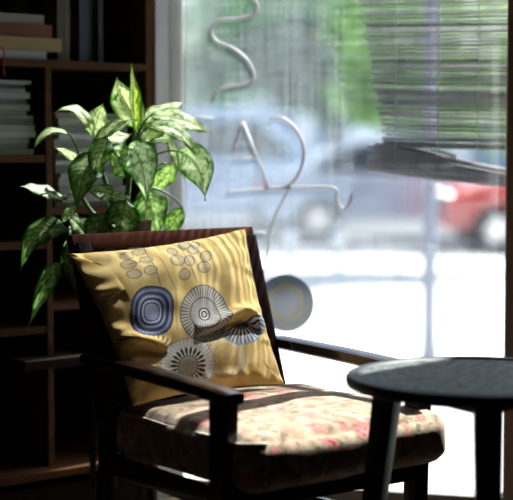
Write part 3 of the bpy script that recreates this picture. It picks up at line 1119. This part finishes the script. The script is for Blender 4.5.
# seat cushion
def floral():
    m = mat('floral_fabric', (0.6, 0.5, 0.4), 0.85, spec=0.2)
    b = m.node_tree.nodes['Principled BSDF']
    b.inputs['Sheen Weight'].default_value = 0.3
    tc = N(m, 'ShaderNodeTexCoord')
    wp = N(m, 'ShaderNodeTexNoise', Scale=16.0, Detail=5)
    L(m, tc.outputs['Object'], wp.inputs['Vector'])
    mx = N(m, 'ShaderNodeVectorMath', operation='MULTIPLY_ADD')
    mx.inputs[1].default_value = (.13, .13, .13)
    L(m, wp.outputs['Color'], mx.inputs[0])
    L(m, tc.outputs['Object'], mx.inputs[2])
    v1 = N(m, 'ShaderNodeTexVoronoi', Scale=15.0)
    L(m, mx.outputs[0], v1.inputs['Vector'])
    v2 = N(m, 'ShaderNodeTexVoronoi', Scale=24.0)
    ad = N(m, 'ShaderNodeVectorMath', operation='ADD')
    ad.inputs[1].default_value = (3.1, 1.7, .4)
    L(m, mx.outputs[0], ad.inputs[0])
    L(m, ad.outputs[0], v2.inputs['Vector'])
    n2 = N(m, 'ShaderNodeTexNoise', Scale=30.0, Detail=5)
    L(m, tc.outputs['Object'], n2.inputs['Vector'])
    base = ramp(m, n2.outputs['Fac'], [(.35, (.22, .14, .08)), (.62, (.46, .34, .23))])
    # leaves: olive
    r2 = ramp(m, v2.outputs['Distance'], [(.0, (1, 1, 1)), (.26, (1, 1, 1)), (.36, (0, 0, 0))])
    m1 = N(m, 'ShaderNodeMix', data_type='RGBA')
    L(m, r2.outputs[0], m1.inputs['Factor'])
    L(m, base.outputs[0], m1.inputs[6])
    m1.inputs[7].default_value = (.15, .13, .07, 1)
    # flowers: red and rose with darker hearts
    r1 = ramp(m, v1.outputs['Distance'], [(.0, (1, 1, 1)), (.26, (1, 1, 1)), (.36, (0, 0, 0))])
    fl = ramp(m, v1.outputs['Distance'], [(.0, (.14, .01, .015)), (.10, (.34, .04, .05)), (.2, (.52, .22, .18)), (.33, (.30, .06, .06))])
    gate = ramp(m, v1.outputs['Color'], [(.30, (0, 0, 0)), (.36, (1, 1, 1))])
    mu = N(m, 'ShaderNodeMath', operation='MULTIPLY')
    L(m, r1.outputs[0], mu.inputs[0])
    L(m, gate.outputs[0], mu.inputs[1])
    m3 = N(m, 'ShaderNodeMix', data_type='RGBA')
    L(m, mu.outputs[0], m3.inputs['Factor'])
    L(m, m1.outputs[2], m3.inputs[6])
    L(m, fl.outputs[0], m3.inputs[7])
    L(m, m3.outputs[2], b.inputs['Base Color'])
    bp = N(m, 'ShaderNodeBump', Strength=0.35, Distance=0.004)
    L(m, n2.outputs['Fac'], bp.inputs['Height'])
    L(m, bp.outputs[0], b.inputs['Normal'])
    return m


M_floral = floral()
cx0, cx1, cy0, cy1 = .034, W + .010, -.058, .53
cz0, cz1 = .333, .458
bm = bmesh.new()
bmesh.ops.create_cube(bm, size=1)
bmesh.ops.subdivide_edges(bm, edges=bm.edges[:], cuts=40, use_grid_fill=True)
for v in bm.verts:
    a, b, c = v.co.x * 2, v.co.y * 2, v.co.z * 2
    # rounded box
    r = .16
    def rr(t):
        return t
    x = (cx0 + cx1) / 2 + a * (cx1 - cx0) / 2
    y = (cy0 + cy1) / 2 + b * (cy1 - cy0) / 2
    z = (cz0 + cz1) / 2 + c * (cz1 - cz0) / 2
    rad = .040
    q = Vector((max(cx0 + rad, min(cx1 - rad, x)), max(cy0 + rad, min(cy1 - rad, y)), max(cz0 + rad, min(cz1 - rad, z))))
    d = Vector((x, y, z)) - q
    if d.length > 1e-6:
        # project to rounded shell
        dd = d.normalized()
        m_ = max(abs(d.x), abs(d.y), abs(d.z))
        d = dd * m_
    p = q + d
    ea = max(0, 1 - a * a)
    eb = max(0, 1 - b * b)
    p.z += (.020 if c > 0 else -.004) * (ea * eb) ** .5 * abs(c)
    nzv = noise.noise(Vector((x * 6, y * 6, z * 6 + 3))) * .008 + noise.noise(Vector((x * 14, y * 14, z * 14))) * .0022
    p += Vector((a, b, c)).normalized() * nzv
    if abs(b) > .5 and abs(a) < 1:
        p.y += (-.012 if b < 0 else .006) * (1 - c * c) * ea ** .5
    if abs(a) > .5:
        p.x += (.010 if a > 0 else -.008) * (1 - c * c) * eb ** .5 * abs(a)
    v.co = p
mb = MB()
mb._bm(bm)
cush = mb.build('seat_cushion', M_floral, ac, smooth=True)
# piping round the upper edge
ring = []
for k in range(25):
    t = k / 24
    ring.append((cx0 + .008, cy0 + .05 + t * (cy1 - cy0 - .09), cz1 - .016 + .002 * math.sin(t * 9)))
ring = [(cx0 + .05, cy0 + .004, cz1 - .012), (cx0 + .018, cy0 + .014, cz1 - .011)] + ring
MB().tube(smooth_pts(ring, 3), .0045, 8).build('piping', noisy('piping', (.45, .38, .30), (.62, .54, .43), 30, .9), cush, smooth=True)

# ================================================================ PILLOW leaning on the chair back
YB, YL = (.58, .39, .12), (.76, .58, .26)
NAVY = (.035, .045, .12)
BLK = (.03, .032, .045)
WHT = (.62, .61, .55)
PCN = {'TL': (68, 252), 'TR': (243, 230), 'BR': (283, 388), 'BL': (124, 406)}


def lerp3(a, b, t):
    t = max(0, min(1, t))
    return (a[0] + (b[0] - a[0]) * t, a[1] + (b[1] - a[1]) * t, a[2] + (b[2] - a[2]) * t)


def seg(px, py, ax, ay, bx, by):
    dx, dy = bx - ax, by - ay
    t = max(0, min(1, ((px - ax) * dx + (py - ay) * dy) / (dx * dx + dy * dy)))
    return math.hypot(px - ax - t * dx, py - ay - t * dy)


def pcol(x, y, u, v):
    n = noise.noise(Vector((u * 9, v * 9, 2)))
    c = lerp3(YB, YL, .5 + .5 * n)
    # 1 navy rounded-square medallion
    dx, dy = (x - 152.5) / 21.5, (y - 311) / 25
    r = (abs(dx) ** 2.5 + abs(dy) ** 2.5) ** (1 / 2.5)
    a = math.atan2(dy, dx)
    if r < 1:
        c = (.10, .13, .27)
        if r > .93:
            c = (.05, .06, .12)
        elif .80 < r < .88:
            c = lerp3(NAVY, (.45, .50, .62), .5 + .5 * math.sin(a * 60))
        elif .68 < r < .78:
            c = NAVY
        elif .56 < r < .64:
            c = lerp3((.12, .15, .30), (.50, .54, .62), .5 + .5 * math.sin(a * 44))
        elif .46 < r <= .56:
            c = NAVY
        elif .38 < r <= .46:
            c = (.40, .45, .56)
        elif .33 < r <= .38:
            c = NAVY
        elif r <= .33:
            c = lerp3((.22, .25, .38), (.42, .44, .50), .5 + n)
        return c
    # 2 fine-lined ring
    dx, dy = (x - 204.5) / 25, (y - 314) / 29
    r = math.hypot(dx, dy)
    a = math.atan2(dy, dx)
    if r < 1:
        wave = .5 + .5 * math.sin(a * 46)
        base = (.42, .40, .33)
        if r > .95:
            return (.16, .16, .17)
        if r > .60:
            return lerp3((.10, .10, .13), (.55, .52, .42), wave ** .7)
        if r > .56:
            return (.09, .09, .12)
        if r > .24:
            return lerp3((.16, .16, .19), (.50, .48, .42), .5 + .5 * math.sin(a * 36 + r * 9))
        if r > .19:
            return BLK
        if r > .13:
            return (.6, .58, .5)
        if r > .08:
            return BLK
        return (.45, .43, .38)
    # 4 half circle at right fold
    dx, dy = (x - 242) / 25, (y - 320) / 25
    r = math.hypot(dx, dy)
    a = math.atan2(dy, dx)
    if r < 1 and (y - 319) + (x - 243) * .35 > 2:
        if r > .93:
            return (.30, .32, .36)
        if r > .62:
            return lerp3((.07, .08, .12), (.50, .52, .56), .5 + .5 * math.sin(a * 34))
        if r > .36:
            return (.66, .66, .62) if math.sin(a * 22) > -.2 else BLK
        return (.10, .11, .16)
    # 3 white flower medallion with dark drop petals
    dx, dy = (x - 188) / 27, (y - 365) / 27
    r = math.hypot(dx, dy)
    dx2, dy2 = (x - 188) / 17.5, (y - 366) / 18.5
    r2 = math.hypot(dx2, dy2)
    a = math.atan2(dy2, dx2)
    if r < 1:
        if r > .96:
            return (.28, .28, .30)
        if r2 > 1.0:
            return lerp3((.46, .44, .42), (.64, .61, .55), .5 + .5 * math.sin(a * 40))
        if r2 > .55:
            w = math.cos(a * 22)
            lim = .1 + 1.2 * abs(r2 - .80) / .25
            return BLK if w > lim - .55 else WHT
        if r2 > .50:
            return (.15, .15, .2)
        if r2 > .24:
            return lerp3((.34, .33, .34), (.66, .63, .56), .5 + .5 * math.sin(a * 20))
        return (.50, .48, .42)
    # 5 pale ring, lower right
    dx, dy = (x - 226) / 21, (y - 357) / 22
    r = math.hypot(dx, dy)
    if r < 1:
        a = math.atan2(dy, dx)
        if r > .9 or .55 < r < .62:
            c = lerp3(c, (.45, .40, .30), .6)
        elif r > .62:
            c = lerp3(c, (.62, .56, .38), .5 + .3 * math.sin(a * 30))
        elif r < .3:
            c = lerp3(c, (.70, .60, .30), .6)
    # 6 laurel ring at left
    dx, dy = (x - 143) / 30, (y - 352) / 20
    r = math.hypot(dx, dy)
    a = math.atan2(dy, dx)
    if .78 < r < 1.08:
        if math.sin(a * 30 + (r - .92) * 18) > .2:
            c = lerp3(c, (.10, .09, .04), .8)
    elif .5 < r < .54:
        c = lerp3(c, (.2, .18, .1), .6)
    # stems and lobed leaves at the top
    for sx, sy, ex, ey, lv in ((143, 247, 160, 285, [(127, 256, 7, 4), (139, 252, 7, 3.5), (128, 265, 8, 5), (145, 261, 7, 4), (133, 275, 8, 5), (149, 272, 7, 5), (133, 264, 3, 1)]),
                               (180, 245, 196, 284, [(172, 252, 6, 5), (184, 245, 6, 5), (176, 262, 8, 6), (193, 250, 6, 5), (188, 262, 6, 6), (205, 257, 6, 6), (183, 276, 6, 6), (203, 268, 7, 6), (195, 245, 5, 4)])):
        if seg(x, y, sx, sy, ex, ey) < .55:
            c = lerp3(c, (.16, .15, .12), .75)
        for lx, ly, rw, rh in lv:
            e = math.hypot((x - lx) / rw, (y - ly) / rh)
            if e < 1:
                if e > .78:
                    c = lerp3(c, (.10, .11, .13), .7)
                elif abs(((x - lx) * .4 + (y - ly)) % 2.4 - 1.2) < .35:
                    c = lerp3(c, (.12, .13, .14), .6)
                else:
                    c = lerp3(c, (.34, .36, .32), .35)
    if seg(x, y, 153, 250, 175, 290) < .5 or seg(x, y, 175, 290, 177, 330) < .5 or seg(x, y, 128, 265, 149, 262) < .5:
        c = lerp3(c, (.16, .15, .12), .6)
    return c


PLC = {'TL': Vector((-.028, .625, .838)), 'TR': Vector((.525, .625, .885)), 'BR': Vector((.485, .40, .485)), 'BL': Vector((-.002 + .02, .40, .475))}
nu, nv = 360, 320
vs, cs, fs = [], [], []
nrm = (PLC['TR'] - PLC['TL']).cross(PLC['BL'] - PLC['TL']).normalized()
if nrm.y > 0:
    nrm = -nrm


def proj(p):
    w = CO + Vector((p.x * math.cos(CR) - p.y * math.sin(CR), p.x * math.sin(CR) + p.y * math.cos(CR), p.z)) - Vector((0, 0, CAM_H))
    c, s_ = math.cos(PITCH), math.sin(PITCH)
    dp = w.y * c - w.z * s_
    return 256.5 + FPX * w.x / dp, 250 - FPX * (w.z * c + w.y * s_) / dp


def gs(x, s):
    return math.exp(-(x / s) ** 2)


for j in range(nv + 1):
    for i in range(nu + 1):
        u, v = i / nu, j / nv
        # edges pull inwards between the corners
        pu = u + (.5 - u) * .07 * (1 - (2 * v - 1) ** 2) * abs(2 * u - 1) ** 2
        pv = v + (.5 - v) * .07 * (1 - (2 * u - 1) ** 2) * abs(2 * v - 1) ** 2
        p = (PLC['BL'] * (1 - pu) + PLC['BR'] * pu) * (1 - pv) + (PLC['TL'] * (1 - pu) + PLC['TR'] * pu) * pv
        bulge = (max(0, 1 - (2 * u - 1) ** 2) ** .55) * (max(0, 1 - (2 * v - 1) ** 2) ** .55) * .056
        x, y = proj(p + nrm * bulge)
        e = min(1, 8 * min(u, 1 - u, v, 1 - v))
        h = bulge
        # the big fold running in from the right edge
        def crease(path, wup, wdn, amp):
            best = (1e9, 0, 0)
            for k in range(len(path) - 1):
                ax, ay = path[k]
                bx, by = path[k + 1]
                dx, dy = bx - ax, by - ay
                t = max(0, min(1, ((x - ax) * dx + (y - ay) * dy) / (dx * dx + dy * dy)))
                qx, qy = ax + t * dx, ay + t * dy
                dd = math.hypot(x - qx, y - qy)
                if dd < best[0]:
                    best = (dd, y - qy, (k + t) / (len(path) - 1))
            d_, sgn, s_ = best
            fade = math.sin(PI * min(1, max(0, s_))) ** .5 if 0 < s_ < 1 else 0
            if sgn < 0:          # above the crease: puffed ridge
                return amp * (gs(d_ - wup * .8, wup)) * fade
            return -amp * .55 * gs(d_ - 1, wdn) * fade
        h += crease([(196, 336), (212, 332), (228, 323), (242, 317), (254, 322), (262, 334)], 6, 5, .026) * e
        h += crease([(100, 332), (112, 340), (128, 344), (146, 346), (168, 352)], 7, 5, .024) * e
        h += crease([(86, 300), (108, 300), (124, 290)], 8, 8, .011) * e
        h += crease([(196, 392), (230, 384), (270, 384)], 7, 6, .013) * e
        h += crease([(128, 386), (150, 380), (176, 388)], 7, 6, .013) * e
        h += noise.noise(Vector((u * 3.2, v * 3.2, 7))) * .014 * e + noise.noise(Vector((u * 8, v * 8, 1))) * .0040 * e
        # puckers near the seams
        ed = min(u, 1 - u, v, 1 - v)
        along = (v if min(u, 1 - u) < min(v, 1 - v) else u)
        h += .0025 * math.sin(along * 55 + 3 * noise.noise(Vector((along * 7, 0, 0)))) * gs(ed - .05, .05)
        vs.append(p + nrm * h)
        cs.append(pcol(x, y, u, v))
n1 = (nu + 1) * (nv + 1)
for j in range(nv):
    for i in range(nu):
        a = j * (nu + 1) + i
        fs.append((a, a + 1, a + nu + 2, a + nu + 1))
# back sheet, coarse, welded by border row
mb = MB().add(vs, fs)
colsP = list(cs)
bn = 40
vb, fb = [], []
for j in range(bn + 1):
    for i in range(bn + 1):
        u, v = i / bn, j / bn
        pu = u + (.5 - u) * .07 * (1 - (2 * v - 1) ** 2) * abs(2 * u - 1) ** 2
        pv = v + (.5 - v) * .07 * (1 - (2 * u - 1) ** 2) * abs(2 * v - 1) ** 2
        p = (PLC['BL'] * (1 - pu) + PLC['BR'] * pu) * (1 - pv) + (PLC['TL'] * (1 - pu) + PLC['TR'] * pu) * pv
        bulge = (max(0, 1 - (2 * u - 1) ** 2) ** .55) * (max(0, 1 - (2 * v - 1) ** 2) ** .55) * .035
        vb.append(p - nrm * bulge)
        colsP.append(YB)
for j in range(bn):
    for i in range(bn):
        a = j * (bn + 1) + i
        fb.append((a, a + bn + 1, a + bn + 2, a + 1))
mb.add(vb, fb)
M_pillow = vcol_mat('printed_linen', 0.85, 0.2, weave=0.3)
pil = mb.build('pillow', M_pillow, None, smooth=True, colors=colsP)
pil.location = CO
pil.rotation_euler = (0, 0, CR)
tag(pil, 'square mustard yellow pillow printed with blue and white medallions on the armchair', 'pillow')

# ================================================================ ROUND TABLE
TC = Vector((0.488, 3.25, 0))
TZ = 0.612
TR_ = 0.293
tb = thing('round_side_table', TC, 0.0, 'round black side table with speckled top in the foreground', 'table')


def mosaic():
    m = mat('mosaic_top', (0.05, 0.06, 0.06), 0.6, spec=.25)
    b = m.node_tree.nodes['Principled BSDF']
    tc = N(m, 'ShaderNodeTexCoord')
    v = N(m, 'ShaderNodeTexVoronoi', Scale=75.0)
    L(m, tc.outputs['Object'], v.inputs['Vector'])
    r = ramp(m, v.outputs['Color'], [(.1, (.022, .030, .031)), (.5, (.075, .090, .088)), (.9, (.17, .19, .18))])
    L(m, r.outputs[0], b.inputs['Base Color'])
    bp = N(m, 'ShaderNodeBump', Strength=0.6, Distance=0.002)
    L(m, v.outputs['Distance'], bp.inputs['Height'])
    L(m, bp.outputs[0], b.inputs['Normal'])
    return m


ri = TR_ - .032
auto(MB().lathe([(ri - .004, TZ - .026), (TR_ - .012, TZ - .030), (TR_ - .003, TZ - .026), (TR_, TZ - .018), (TR_, TZ - .008), (TR_ - .004, TZ - .002), (TR_ - .010, TZ),
                 (ri + .004, TZ), (ri, TZ - .003), (ri - .004, TZ - .006)], n=96, cap=False).build('rim', M_black, tb))
MB().lathe([(ri - .004, TZ - .024), (ri - .003, TZ - .0045)], n=96).build('tabletop', mosaic(), tb)
LEGS = (153, 266, 25)
for k in LEGS:
    a = math.radians(k)
    ca, sa = math.cos(a), math.sin(a)
    auto(MB().bar((.212 * ca, .212 * sa, TZ - .026), (.285 * ca, .285 * sa, 0), (.060, .054), (.040, .036), up=(ca, sa, 0), bev=.005).build('leg', M_black, tb))
ap = MB()
for k in range(3):
    a0, a1 = math.radians(LEGS[k]), math.radians(LEGS[(k + 1) % 3])
    ap.bar((.205 * math.cos(a0), .205 * math.sin(a0), TZ - .044), (.205 * math.cos(a1), .205 * math.sin(a1), TZ - .044), (.018, .028), bev=.002)
auto(ap.build('apron', M_black, tb))
